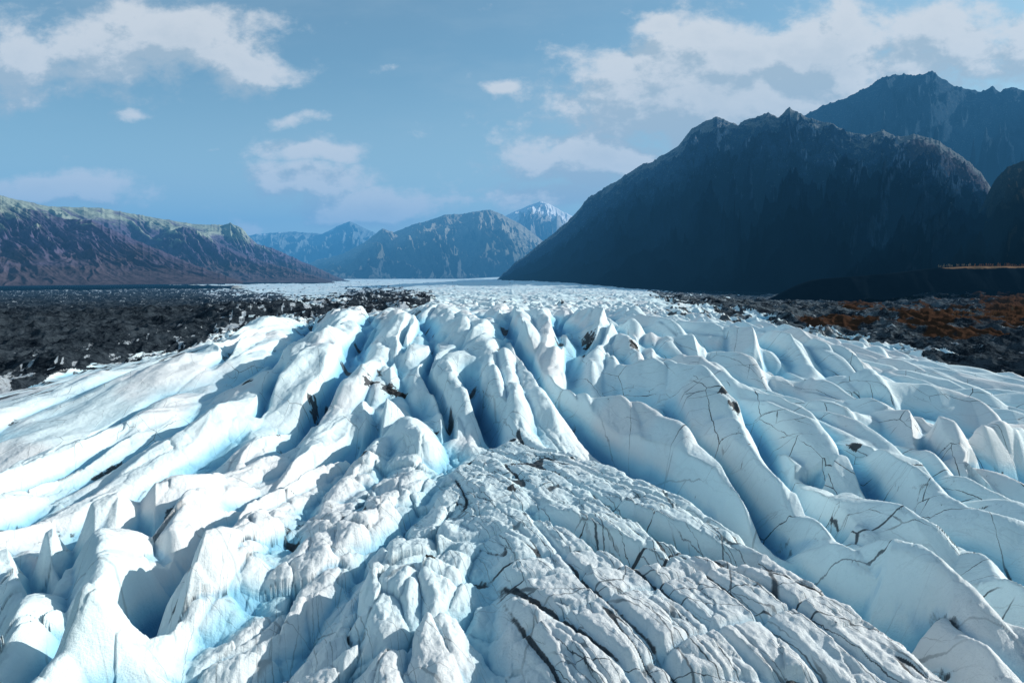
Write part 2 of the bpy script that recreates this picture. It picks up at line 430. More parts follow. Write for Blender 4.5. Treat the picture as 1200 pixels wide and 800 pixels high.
# lift of the right bank towards the terrace, and the small dark mounds on the left
Z += 26 * sstep(520, 1000, X) * sstep(500, 900, Y) * (1 - sstep(3000, 5000, Y)) * (.6 + .4 * n1)

# cavity: how deep a point lies below its surroundings
def boxblur(A, r, c):
    P = np.pad(A, ((r + 1, r), (c + 1, c)), mode='edge')
    S = P.cumsum(0).cumsum(1)
    h, w = A.shape
    return (S[2*r+1:2*r+1+h, 2*c+1:2*c+1+w] - S[:h, 2*c+1:2*c+1+w] - S[2*r+1:2*r+1+h, :w] + S[:h, :w]) / ((2*r+1) * (2*c+1))
Zn = Z[:n]
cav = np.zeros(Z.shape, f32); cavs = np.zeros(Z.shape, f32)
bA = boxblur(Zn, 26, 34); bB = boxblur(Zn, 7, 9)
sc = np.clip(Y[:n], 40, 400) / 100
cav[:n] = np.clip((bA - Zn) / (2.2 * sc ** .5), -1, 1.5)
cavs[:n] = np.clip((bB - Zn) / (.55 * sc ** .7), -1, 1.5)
# dirt on the ice
dirt = np.zeros(Z.shape, f32)
spk = fbm(x / .8, y / 1.4, 121, 3, .6)
dz_ = np.clip(cr * (1 - .75 * Wm) + ed * .8 * (1 - Wm) + relief_d * Wm * 1.35, 0, 1)
pits = sstep(.45, .75, fbm(x / 6, y / 13, 131, 3)) * sstep(.1, .6, cavs[:n] + spk * .4)
PIT = [(465,455,5),(432,455,4),(422,530,5),(428,572,5),(545,574,6),(508,520,4),(690,408,5),(682,420,5),(656,410,4),(742,424,4),(290,455,4),(368,466,4),(600,647,4),(455,455,5),
       (845,520,4),(860,530,4),(600,545,3),(1130,605,5),(1000,550,4),(725,697,5),(505,745,4),(425,645,4),(320,500,5),(700,700,3),(840,622,3),(870,640,3)]
pitm = np.zeros(x.shape, f32)
for (a, b, rr) in PIT:
    X0, Y0 = to_world(a, b, 1.5)
    rw = rr * Y0 / 800 * 1.3
    d = np.hypot((x - X0) / rw, (y - Y0) / (rw * 2.0)) + spk * .7
    pitm = np.maximum(pitm, sstep(1.25, .75, d))
streak = sstep(.15, .5, fbm(x / 3.5, y / 30, 141, 4, .6)) * sstep(-42, -4, sd[:n]) * (x < 0)
peb = sstep(.2, .8, spk + .5 * cavs[:n] - .3) * Wr * .5 * sstep(.1, .5, fbm(x / 12, y / 25, 143, 2))
# grey-pink dust film
dirt[:n] = np.clip(np.maximum.reduce([dz_ * .9, pits * .7 * (.3 + .7 * (1 - Wr)), pitm * .95, streak * .9, peb]), 0, 1)
# far ice: debris specks and streaks thickening to the right
dfar = sstep(.1, .45, fbm(X / 22, Y / 40, 151, 4, .6) + .75 * sstep(690, 860, U) * (U > 600) - .60 + .3 * sstep(560, 380, U) * sstep(365, 345, V)) * scale_far
dirt = np.maximum(dirt, dfar * .9 * icew)
# ice showing through the debris, in streaks near the edge and on humps
thr = fbm(X / 14, Y / 26, 161, 5, .62)
near_edge = sstep(30, 0, sdl) * sstep(260, 200, X * -1 + 0 * Y + 0) if False else sstep(34, 0, sdl) * (V > 385)
thr2 = fbm((X + .35 * Y) / 9, Y / 55, 165, 5, .62)
iw = sstep(.30, .55, np.maximum(thr - .45, thr2 + .55 * sstep(60, 5, sdl) - .52)) * (U < 600)
iw = np.maximum(iw, sstep(.30, .55, thr - .22 + .5 * sstep(900, 740, U)) * (U > 600) * .8)
iw = iw * (.3 + .7 * sstep(45, 0, sdl))
iw = np.maximum(iw, sstep(.2, .5, fbm(X / 40, Y / 90, 163, 4, .6)) * sstep(0, -3, sdl - 12) * (U < 560) * (Y > 500))
# orange heath patches on the right bank
ORP = [(1085, 372, 80, 12), (1130, 392, 60, 7), (1190, 365, 55, 20), (985, 380, 50, 8), (1010, 360, 30, 5), (1080,384,40,8), (1190, 340, 60, 4)]
org = np.zeros(Z.shape, f32)
for (a, b, ra, rb_) in ORP:
    org = np.maximum(org, sstep(1.3, .3, np.hypot((U - a) / ra, (V - b) / rb_) + fbm(X / 30, Y / 45, 171, 4) * .7))
gry = (sstep(1250, 950, U) * (U > 600) * .75 + .25).astype(f32)
dust = sstep(-.3, .6, fbm(X / 26, Y / 45, 181, 4)).astype(f32)

# ---------------------------------------------------------------- meshes
def new_attr(me, name, arr):
    a = me.attributes.new(name, 'FLOAT', 'POINT'); a.data.foreach_set('value', np.ascontiguousarray(arr, dtype=f32).ravel())

def grid_mesh(name, VX, VY, VZ, mask, attrs, mat, smooth=True):
    """mesh from the faces of the grid where mask is set"""
    h, w = VX.shape
    idx = np.arange(h * w).reshape(h, w)
    f = np.stack([idx[:-1, :-1], idx[:-1, 1:], idx[1:, 1:], idx[1:, :-1]], -1)
    f = f[mask] if mask is not None else f.reshape(-1, 4)
    f = f.reshape(-1, 4)
    used = np.zeros(h * w, bool); used[f.ravel()] = True
    remap = np.cumsum(used) - 1
    f = remap[f].astype(np.int32)
    co = np.stack([VX.ravel(), VY.ravel(), VZ.ravel()], 1)[used].astype(f32)
    me = bpy.data.meshes.new(name)
    me.vertices.add(len(co)); me.vertices.foreach_set('co', co.ravel())
    nf = len(f)
    me.loops.add(nf * 4); me.loops.foreach_set('vertex_index', f.ravel())
    me.polygons.add(nf); me.polygons.foreach_set('loop_start', np.arange(0, nf * 4, 4, dtype=np.int32))
    me.polygons.foreach_set('loop_total', np.full(nf, 4, np.int32))
    me.polygons.foreach_set('use_smooth', np.full(nf, smooth, bool))
    me.update(calc_edges=True)
    for k, a in attrs.items(): new_attr(me, k, a.ravel()[used])
    me.materials.append(mat)
    o = bpy.data.objects.new(name, me); col.objects.link(o)
    return o

# ---------------------------------------------------------------- node helper
class NT:
    def __init__(s, tree):
        s.t = tree; s.n = tree.nodes; s.l = tree.links
    def node(s, typ, **kw):
        nd = s.n.new(typ)
        for k, v_ in kw.items(): setattr(nd, k, v_)
        return nd
    def put(s, sock, val):
        if val is None: return
        if hasattr(val, 'links') or isinstance(val, bpy.types.NodeSocket): s.l.new(val, sock)
        else: sock.default_value = val
    def math(s, op, a, b=None, c=None, clamp=False):
        nd = s.node('ShaderNodeMath', operation=op, use_clamp=clamp)
        s.put(nd.inputs[0], a); s.put(nd.inputs[1], b)
        if c is not None: s.put(nd.inputs[2], c)
        return nd.outputs[0]
    def vmath(s, op, a, b=None):
        nd = s.node('ShaderNodeVectorMath', operation=op)
        s.put(nd.inputs[0], a); s.put(nd.inputs[1], b)
        return nd.outputs[0]
    def mix(s, fac, a, b, mode='MIX'):
        nd = s.node('ShaderNodeMix', data_type='RGBA', blend_type=mode)
        s.put(nd.inputs[0], fac); s.put(nd.inputs[6], a); s.put(nd.inputs[7], b)
        return nd.outputs[2]
    def attr(s, name):
        return s.node('ShaderNodeAttribute', attribute_name=name).outputs['Fac']
    def noise(s, vec, scale, detail=4, rough=.55, lac=2.0, dist=0.0):
        nd = s.node('ShaderNodeTexNoise'); s.put(nd.inputs['Vector'], vec)
        nd.inputs['Scale'].default_value = scale; nd.inputs['Detail'].default_value = detail
        nd.inputs['Roughness'].default_value = rough; nd.inputs['Distortion'].default_value = dist
        return nd.outputs[0]
    def ramp(s, fac, a, b, smooth=True):
        nd = s.node('ShaderNodeMapRange', interpolation_type='SMOOTHSTEP' if smooth else 'LINEAR')
        s.put(nd.inputs[0], fac); nd.inputs[1].default_value = a; nd.inputs[2].default_value = b
        nd.inputs[3].default_value = 0; nd.inputs[4].default_value = 1
        return nd.outputs[0]

def material(name):
    m = bpy.data.materials.new(name); m.use_nodes = True
    T = NT(m.node_tree); T.n.clear()
    out = T.node('ShaderNodeOutputMaterial')
    p = T.node('ShaderNodeBsdfPrincipled'); T.l.new(p.outputs[0], out.inputs[0])
    return m, T, p
def C(r, g, b): return (r, g, b, 1)
def pos(T): return T.node('ShaderNodeNewGeometry').outputs['Position']
def bump(T, p, h, dist, strength=1.0):
    b = T.node('ShaderNodeBump'); b.inputs['Distance'].default_value = dist; b.inputs['Strength'].default_value = strength
    T.put(b.inputs['Height'], h); T.l.new(b.outputs[0], p.inputs['Normal'])

# ice
m_ice, T, p = material('glacier_ice')
P = pos(T)
nz = T.noise(P, .35, 6, .6)
nf_ = T.noise(P, 2.2, 5, .65)
white = T.mix(T.ramp(T.attr('dust'), .2, .95), C(.77, .90, .93), C(.80, .83, .84))
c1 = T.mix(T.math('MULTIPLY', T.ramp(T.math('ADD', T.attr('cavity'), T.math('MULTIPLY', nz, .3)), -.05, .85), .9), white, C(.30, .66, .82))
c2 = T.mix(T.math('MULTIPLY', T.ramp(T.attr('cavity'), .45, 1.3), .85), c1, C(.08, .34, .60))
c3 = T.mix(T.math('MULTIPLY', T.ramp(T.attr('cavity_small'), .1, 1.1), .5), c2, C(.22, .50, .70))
dr = T.math('MULTIPLY', T.ramp(T.math('ADD', T.attr('dirt'), T.math('MULTIPLY', T.math('SUBTRACT', nf_, .5), .7)), .35, .7), 1.0)
dc = T.mix(T.noise(P, 1.3, 4), C(.012, .016, .02), C(.06, .065, .075))
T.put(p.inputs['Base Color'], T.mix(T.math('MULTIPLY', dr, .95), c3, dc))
def crack(sx, sy, wdt, gsc, glo, ghi, rot):
    q0 = T.node('ShaderNodeVectorRotate', rotation_type='Z_AXIS'); T.put(q0.inputs['Vector'], P); q0.inputs['Angle'].default_value = rot
    nn_ = T.node('ShaderNodeTexNoise'); T.put(nn_.inputs['Vector'], P); nn_.inputs['Scale'].default_value = .16; nn_.inputs['Detail'].default_value = 7; nn_.inputs['Roughness'].default_value = .6
    q1 = T.vmath('ADD', q0.outputs[0], T.vmath('MULTIPLY', T.vmath('SUBTRACT', nn_.outputs['Color'], (.5, .5, .5)), (1.2, 1.2, 0)))
    q1 = T.vmath('MULTIPLY', q1, (sx, sy, 0))
    vo = T.node('ShaderNodeTexVoronoi', feature='DISTANCE_TO_EDGE', voronoi_dimensions='2D'); T.put(vo.inputs['Vector'], q1); vo.inputs['Scale'].default_value = 1
    vary = T.ramp(T.noise(P, gsc * 3, 4), .3, .75)
    wv = T.math('MULTIPLY', T.math('ADD', vary, .15), wdt)
    ln = T.math('SUBTRACT', 1.0, T.math('DIVIDE', vo.outputs['Distance'], wv), clamp=True)
    ln = T.math('MULTIPLY', ln, 1.8, clamp=True)
    return T.math('MULTIPLY', ln, T.ramp(T.noise(P, gsc, 3), glo, ghi))
k1 = crack(.55, .030, .022, .07, .33, .44, -.33)
k2 = crack(.17, .05, .012, .05, .36, .48, -.15)
k3 = crack(1.4, .07, .032, .12, .38, .50, -.35)
k4 = crack(.035, .20, .012, .06, .42, .54, .25)
k5 = crack(.42, .11, .020, .09, .50, .60, -.5)
k2 = T.math('MAXIMUM', k2, k5)
c3 = T.mix(T.math('MULTIPLY', T.ramp(T.noise(P, .9, 9, .75), .5, .72), .24), c3, T.mix(1.0, c3, C(.72, .78, .80), 'MULTIPLY'))
c3 = T.mix(T.math('MULTIPLY', T.ramp(T.noise(P, .09, 7, .7), .5, .75), .25), c3, T.mix(1.0, c3, C(.82, .80, .80), 'MULTIPLY'))
kk = T.math('MAXIMUM', T.math('MULTIPLY', T.math('MAXIMUM', T.math('MAXIMUM', k1, k4), T.math('MULTIPLY', k3, .7)), T.attr('crack_a')), T.math('MULTIPLY', k2, T.attr('crack_b')))
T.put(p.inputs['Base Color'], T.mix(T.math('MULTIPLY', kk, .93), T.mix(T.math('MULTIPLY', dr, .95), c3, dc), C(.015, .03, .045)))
p.inputs['Roughness'].default_value = .62
p.inputs['Specular IOR Level'].default_value = .25
b1 = T.math('ADD', T.math('MULTIPLY', T.noise(P, 2.4, 9, .72), 1.0), T.math('MULTIPLY', T.noise(P, 9.0, 3, .6), .3))
bump(T, p, b1, .2, .8)

# moraine debris
m_mor, T, p = material('moraine_debris')
P = pos(T)
a1_ = T.noise(P, .05, 10, .72); a2_ = T.noise(P, .6, 7, .75)
rock = T.mix(T.ramp(a1_, .35, .68), C(.010, .016, .024), C(.034, .048, .064))
rock = T.mix(T.ramp(a2_, .5, .8), rock, C(.085, .11, .135))
icec = T.mix(T.noise(P, .1, 4), C(.45, .55, .62), C(.75, .78, .82))
cc = T.mix(T.ramp(T.math('ADD', T.attr('ice_show'), T.math('MULTIPLY', T.math('SUBTRACT', T.noise(P, .22, 8, .75), .5), 2.6)), .45, .95), rock, icec)
cc = T.mix(T.math('MULTIPLY', T.attr('grey'), T.ramp(T.math('ADD', a1_, T.math('MULTIPLY', T.math('SUBTRACT', a2_, .5), .8)), .38, .68)), cc, C(.17, .21, .24))
heath = T.mix(T.noise(P, .12, 6, .7), C(.035, .020, .016), C(.13, .068, .042))
cc = T.mix(T.ramp(T.math('ADD', T.attr('heath'), T.math('MULTIPLY', T.math('SUBTRACT', a2_, .5), .5)), .35, .65), cc, heath)
T.put(p.inputs['Base Color'], cc)
p.inputs['Roughness'].default_value = .9; p.inputs['Specular IOR Level'].default_value = 0
bump(T, p, T.math('ADD', T.noise(P, .4, 9, .75), T.math('MULTIPLY', T.noise(P, 1.8, 4, .7), .3)), 2.4, .9)

mask_q = (deb[:-1, :-1] + deb[1:, 1:] + deb[:-1, 1:] + deb[1:, :-1]) * .25 < .5
cka = np.zeros(Z.shape, f32); ckb = cka.copy()
cka[:n] = np.clip(.95 * Wm + .45 * Wc + .15 * Wr + .3 * Wt * sstep(150, 110, y), 0, 1); ckb[:n] = np.clip(.8 * Wm + 1.0 * Wr + .55 * Wl + .6 * Wt + .3 * Ws, 0, 1) * sstep(260, 150, y)
at = dict(cavity=cav, cavity_small=cavs, dirt=dirt, dust=dust, crack_a=cka, crack_b=ckb)
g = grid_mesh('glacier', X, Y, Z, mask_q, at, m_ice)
tag(g, 'crevassed white and blue glacier flowing down the valley towards the viewer', 'glacier', kind='structure')
g2 = grid_mesh('moraine_ground', X, Y, Z, ~mask_q, dict(ice_show=iw, heath=org, grey=gry), m_mor)
tag(g2, 'dark rubble covered moraine ground on both sides of the white ice', 'ground', kind='structure')

# a wide base sheet beneath everything, out to the horizon
me = bpy.data.meshes.new('valley_ground')
zb = -120.0
me.from_pydata([(-60000, -3000, zb), (60000, -3000, zb), (60000, 60000, zb), (-60000, 60000, zb)], [], [(0, 1, 2, 3)])
m_b, T, p = material('valley_floor'); P = pos(T)
T.put(p.inputs['Base Color'], T.mix(T.noise(P, .01, 8), C(.03, .035, .04), C(.07, .075, .08))); p.inputs['Roughness'].default_value = .95; p.inputs['Specular IOR Level'].default_value = 0
me.materials.append(m_b)
o = bpy.data.objects.new('valley_ground', me); col.objects.link(o)
tag(o, 'flat grey valley floor stretching to the horizon beneath the moraine', 'ground', kind='structure')

def ground_z(xw, yw):
    fi = np.interp(yw + 12, q, np.arange(NR)); fj = np.interp(xw / (yw + 12), t, np.arange(NC))
    return float(Z[int(round(fi)), int(round(fj))])
# ---------------------------------------------------------------- mountains
def world_from_px(px, py, yy_):
    a = (px - 600) / F; b = (py - 400) / F; den = CP - b * SP
    return a / den * yy_, yy_, CZ - (SP + b * CP) / den * yy_

def mountain(name, label, sky, Yr, base_py, Yb, mat, nu=700, nv=260, skew=0, gfreq=.03, gamp=.12, seed=1, rough=.02, prof=1.0, flute=0., back=.5, apron=0., altz=0):
    """range built from its crest line, foot line and a gullied slope between them"""
    px0, px1 = sky[0][0], sky[-1][0]
    uu = np.linspace(px0, px1, nu)
    sk = np.interp(uu, [s[0] for s in sky], [s[1] for s in sky])
    jag = ridged(uu / 9., uu * 0 + .5, seed, 4, .6) - .45
    yr = np.interp(uu, [s[0] for s in Yr], [s[1] for s in Yr])
    yb = np.interp(uu, [s[0] for s in Yb], [s[1] for s in Yb])
    bp = np.interp(uu, [s[0] for s in base_py], [s[1] for s in base_py])
    xr, _, zr = world_from_px(uu, sk, yr)
    xb, _, zb_ = world_from_px(uu, bp, yb)
    zr = zr + jag * rough * yr
    vv = np.concatenate([np.linspace(0, 1, nv), 1 + np.linspace(.02, back, nv // 5)])
    Vv, Uu = np.meshgrid(vv, uu, indexing='ij')
    S = np.where(Vv <= 1, Vv, 1)
    Hh = (zr - zb_)[None, :]
    hz = zb_[None, :] + Hh * (S ** prof) * np.where(Vv > 1, np.maximum(1 - (Vv - 1) * 1.5, 0), 1)
    yy_ = yb[None, :] + (yr - yb)[None, :] * Vv
    xx_ = xb[None, :] + (xr - xb)[None, :] * Vv
    W = np.sin(np.pi * np.clip(Vv, 0, 1) ** .8) ** .8
    Wt_ = np.where(Vv > 1, sstep(1, 1.2, Vv) * .6, W)
    sh = Uu * gfreq + skew * (1 - Vv) * 3
    warp = fbm(Uu * gfreq * .7, Vv * 2.5, seed + 30, 3) * .7
    g1 = ridged(sh + warp, Vv * .9 + warp, seed + 2, 5, .55) - .45
    g2_ = ridged(sh * 3.3 + warp * 2, Vv * 2.2, seed + 9, 4, .6) - .4
    g3 = fbm(Uu * gfreq * 4, Vv * 14, seed + 19, 5, .6)
    hz = hz + Hh * Wt_ * (gamp * g1 * 1.6 * (1 - apron * .75 * sstep(.75, .3, Vv)) + gamp * .5 * g2_ * (1 - apron * sstep(.55, .2, Vv)) + gamp * .16 * g3 * (1 - apron * .8))
    if flute: hz = hz + Hh * Wt_ * flute * (ridged(sh * 7 + warp * 3, Vv * 1.2, seed + 13, 2) - .4) * sstep(.35, .7, Vv)
    o = grid_mesh(name, xx_, yy_, hz, None, dict(alt=(Vv if not altz else hz / altz).astype(f32), gully=(g1 + .6 * g2_).astype(f32), along=Uu.astype(f32)), mat)
    tag(o, label, 'mountain', kind='structure')
    return o

def rock_mat(name, low, mid, high, snow_or_lit=None, snow_or_lit_at=.9, patch=None, haze=0.0, hcol=(.1, .25, .45), bd=60, ps=1.0):
    m, T, p = material(name); P = pos(T)
    n_a = T.noise(P, .004 * ps, 8, .65); n_b = T.noise(P, .02 * ps, 6, .7)
    alt = T.math('ADD', T.attr('alt'), T.math('MULTIPLY', T.math('SUBTRACT', n_a, .5), .7))
    c = T.mix(T.ramp(alt, .12, .38), low, mid)
    c = T.mix(T.ramp(T.math('ADD', alt, T.math('MULTIPLY', T.attr('gully'), .35)), .5, .72), c, high)
    c = T.mix(T.math('MULTIPLY', T.ramp(n_b, .35, .7), .7), c, T.mix(.65, c, C(.006, .010, .014)))
    if patch: c = T.mix(T.math('MULTIPLY', T.ramp(T.math('ADD', n_b, T.math('MULTIPLY', T.attr('alt'), .25)), .72, .86), patch[1]), c, patch[0])
    if name == 'dark_mountain_rock':  # right shoulder painted paler grey to stand for sunlight on it
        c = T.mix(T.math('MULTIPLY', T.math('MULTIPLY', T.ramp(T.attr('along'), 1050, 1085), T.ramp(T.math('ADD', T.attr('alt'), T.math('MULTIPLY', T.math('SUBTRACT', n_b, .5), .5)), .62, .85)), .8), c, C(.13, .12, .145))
    if snow_or_lit: c = T.mix(T.ramp(T.math('ADD', alt, T.math('MULTIPLY', n_b, .2)), snow_or_lit_at, snow_or_lit_at + .12), c, snow_or_lit)  # cap colour: real snow on far peaks, painted sunlight on the dark mountain
    T.put(p.inputs['Base Color'], c); p.inputs['Roughness'].default_value = .95; p.inputs['Specular IOR Level'].default_value = 0
    p.inputs['Specular IOR Level'].default_value = 0
    bump(T, p, T.math('ADD', T.noise(P, .012 * ps, 9, .7), T.math('MULTIPLY', T.noise(P, .08 * ps, 4, .7), .2)), bd, .7)
    return m

# left range
mt_left = rock_mat('left_range_rock', C(.11, .085, .10), C(.13, .115, .19), C(.34, .39, .32), bd=9)
mountain('mountain_range', 'long grey green mountain range with purple lower slopes left of the glacier',
    [(-500,150),(-300,190),(-100,216),(0,229),(30,236),(60,242),(115,243),(160,251),(200,258),(225,262),(270,264),(290,275),(302,286),(330,296),(370,313),(400,326),(410,330)],
    [(-500,3000),(0,4600),(200,6000),(410,8200)], [(-500,345),(0,335),(150,331),(410,329)], [(-500,2000),(0,2900),(200,3900),(410,5600)],
    mt_left, nu=900, nv=300, skew=-.9, gfreq=.017, gamp=.15, seed=5, rough=.0018, prof=1.15, flute=.05, apron=.9, altz=700)
mountain('mountain', 'near spur with pale fluted crest and purple apron at the far left edge',
    [(-500,120),(-300,170),(-100,222),(0,240),(40,246),(75,256),(108,258),(125,266),(150,277),(185,292),(225,309),(262,322),(285,330)],
    [(-500,2600),(0,3900),(285,3300)], [(-500,345),(0,335),(285,332)], [(-500,1700),(0,2500),(285,2900)],
    mt_left, nu=800, nv=260, skew=-1.2, gfreq=.022, gamp=.15, seed=205, rough=.002, prof=1.15, flute=.07, apron=.9, altz=620)
mountain('mountain', 'middle spur whose sharp crest runs down to the right from the grey green range',
    [(140,305),(165,287),(190,272),(215,266),(232,270),(255,284),(290,300),(330,312),(365,322),(392,330)],
    [(140,5200),(392,4900)], [(140,331),(392,331)], [(140,3600),(392,4500)],
    mt_left, nu=500, nv=240, skew=-1.2, gfreq=.035, gamp=.2, seed=215, rough=.0022, prof=1.1, flute=.07, apron=.9, altz=620)
mountain('mountain', 'rounded dark knob at the right end of the left hand range',
    [(215,290),(238,272),(256,265),(270,261),(284,268),(298,284),(320,291),(345,302),(372,314),(400,328)],
    [(215,6600),(400,6400)], [(215,330),(400,330)], [(215,5000),(400,5600)],
    mt_left, nu=450, nv=220, skew=-.8, gfreq=.04, gamp=.2, seed=225, rough=.0022, prof=1.1, flute=.06, apron=.8, altz=620)
mt_far = rock_mat('far_range_rock', C(.09, .14, .16), C(.12, .16, .18), C(.22, .27, .29), snow_or_lit=C(.6, .66, .7), snow_or_lit_at=1.08, bd=22, ps=.6)
mountain('mountain_range', 'faint blue peak farthest back at the left end of the valley',
    [(250,285),(300,274),(340,271),(378,274),(395,265),(410,259),(425,266),(445,275),(480,280),(520,300)],
    [(250,19000),(520,19000)], [(250,327),(520,327)], [(250,13500),(520,13500)], mt_far, nu=400, nv=160, gfreq=.03, gamp=.25, seed=25, rough=.0012)
mt_mid = rock_mat('mid_range_rock', C(.10, .12, .13), C(.18, .19, .16), C(.34, .33, .28), bd=22, ps=.7)
mountain('mountain_range', 'rugged blue grey mountains closing the valley behind the white ice',
    [(325,322),(370,305),(400,298),(425,285),(448,268),(462,272),(486,262),(500,259),(520,252),(545,250),(560,247),(575,246),(590,252),(610,262),(640,285),(670,300),(720,326)],
    [(325,13000),(720,12500)], [(325,327),(720,327)], [(325,8500),(720,9000)], mt_mid, nu=600, nv=240, skew=-.4, gfreq=.022, gamp=.22, seed=37, rough=.0015, flute=.04)
mt_snow = rock_mat('snow_peak_rock', C(.12, .13, .13), C(.2, .21, .2), C(.4, .4, .38), snow_or_lit=C(.85, .86, .88), snow_or_lit_at=.88, bd=22, ps=.6)
mountain('mountain_range', 'snowcapped pale peak beside the dark slope at the right',
    [(560,270),(590,254),(605,247),(622,240),(633,236),(642,238),(660,248),(690,262),(740,290)],
    [(560,16000),(740,16000)], [(560,326),(740,326)], [(560,12500),(740,12500)], mt_snow, nu=400, nv=180, gfreq=.028, gamp=.28, seed=47, rough=.0012, flute=.03)
# right mountains
mt_r = rock_mat('dark_mountain_rock', C(.002, .007, .014), C(.005, .020, .046), C(.035, .085, .16), patch=(C(.12, .18, .23), .85), bd=45, ps=3.5, snow_or_lit=C(.22, .25, .27), snow_or_lit_at=.97)  # pale crest cap is sunlight painted into the colour, not snow
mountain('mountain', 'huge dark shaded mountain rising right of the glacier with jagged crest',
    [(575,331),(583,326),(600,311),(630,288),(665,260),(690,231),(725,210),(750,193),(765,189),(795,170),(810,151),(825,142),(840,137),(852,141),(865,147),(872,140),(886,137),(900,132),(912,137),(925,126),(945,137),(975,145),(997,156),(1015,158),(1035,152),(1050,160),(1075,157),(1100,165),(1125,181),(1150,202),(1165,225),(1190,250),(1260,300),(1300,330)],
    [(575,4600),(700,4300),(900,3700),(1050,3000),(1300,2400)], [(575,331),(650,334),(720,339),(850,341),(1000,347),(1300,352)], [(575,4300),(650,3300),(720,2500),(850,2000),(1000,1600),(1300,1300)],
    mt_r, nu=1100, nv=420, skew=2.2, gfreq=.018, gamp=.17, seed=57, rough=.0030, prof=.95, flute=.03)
mt_r2 = rock_mat('blue_mountain_rock', C(.010, .028, .05), C(.016, .04, .075), C(.05, .09, .13), patch=(C(.16, .2, .23), .5), bd=40, ps=2.5)
mountain('mountain', 'bluish higher mountain behind the dark one at the right edge',
    [(900,160),(947,132),(970,121),(985,117),(1000,110),(1018,101),(1035,90),(1060,86),(1072,89),(1092,83),(1108,94),(1120,101),(1135,104),(1150,107),(1163,101),(1172,107),(1185,101),(1200,105),(1260,95),(1400,70),(1600,100)],
    [(900,5600),(1600,4800)], [(900,330),(1600,330)], [(900,3600),(1600,3000)], mt_r2, nu=700, nv=260, skew=.3, gfreq=.014, gamp=.2, seed=67, rough=.0036, flute=.03)
mt_r3 = rock_mat('foothill_rock', C(.004, .007, .007), C(.008, .012, .012), C(.04, .045, .04), patch=(C(.10, .11, .09), .5), bd=16, ps=5)
mountain('mountain', 'low forested foothill at the right edge above the orange terrace',
    [(1040,320),(1070,305),(1100,285),(1120,266),(1150,240),(1165,212),(1180,196),(1200,188),(1250,170),(1400,140),(1600,120)],
    [(1040,2300),(1600,2300)], [(1040,330),(1600,322)], [(1040,1500),(1600,1400)], mt_r3, nu=500, nv=240, skew=.2, gfreq=.014, gamp=.22, seed=77, rough=.002)

# ---------------------------------------------------------------- orange terrace at the mountain foot with small trees
m_ter, T, p = material('terrace_soil'); P = pos(T)
nrm = T.node('ShaderNodeSeparateXYZ'); T.l.new(T.node('ShaderNodeNewGeometry').outputs['Normal'], nrm.inputs[0])
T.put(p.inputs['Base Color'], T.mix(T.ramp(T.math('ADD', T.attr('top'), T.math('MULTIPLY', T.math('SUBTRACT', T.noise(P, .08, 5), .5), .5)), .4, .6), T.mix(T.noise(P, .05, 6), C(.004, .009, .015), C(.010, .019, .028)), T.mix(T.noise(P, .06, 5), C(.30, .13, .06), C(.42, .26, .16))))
p.inputs['Roughness'].default_value = .95; p.inputs['Specular IOR Level'].default_value = 0
def bench(name, label, pts, yy_, depth, drop, seed, tw=.3):
    """flat topped bank: crest along the picture points at distance yy_, steep front, flat top running back"""
    us = np.linspace(pts[0][0], pts[-1][0], 260); ps_ = np.interp(us, [q_[0] for q_ in pts], [q_[1] for q_ in pts])
    xx, _, z0 = world_from_px(us, ps_, yy_)
    vv = np.array([0, .2, .4, .6, .8, .95, 1, 1.03, 1.3, 1.7, 2.0]); 
    hs = np.array([0, .18, .38, .6, .82, .97, 1, 1.0, .99, .97, .9])
    k_ = drop / 60.
    off = np.array([-62*k_, -52*k_, -40*k_, -27*k_, -13*k_, -2*k_, 0, 3, depth * .3, depth * .7, depth])
    XX = np.repeat(xx[None], len(vv), 0); YY = yy_ + off[:, None] + 4 * fbm(XX / 90, XX * 0 + 1.3, seed, 3)
    ZZ = (z0[None] - drop) + hs[:, None] * drop + fbm(XX / 60, YY / 60, seed + 8, 4) * drop * .10 * (vv[:, None] < .95) + noise(XX / 25, YY / 25, seed + 4) * 1.2 * (vv[:, None] < 1)
    ZZ = np.where(vv[:, None] > 1.9, z0[None] - drop, ZZ)
    taper = sstep(0, tw, (us - us[0]) / (us[-1] - us[0]))[None]
    ZZ = ZZ - (1 - taper) * drop * 1.1
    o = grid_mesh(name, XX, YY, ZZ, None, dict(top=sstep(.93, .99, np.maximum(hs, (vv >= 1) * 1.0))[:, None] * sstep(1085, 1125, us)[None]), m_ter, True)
    tag(o, label, 'terrace', kind='structure')
    return xx, z0
tx, tz = bench('terrace', 'long flat dark bank with a thin rust orange top under the right foothill', [(880,331),(960,327),(1050,320),(1100,314),(1140,312),(1200,312),(1330,312)], 1380, 60, 45, 3, .2)

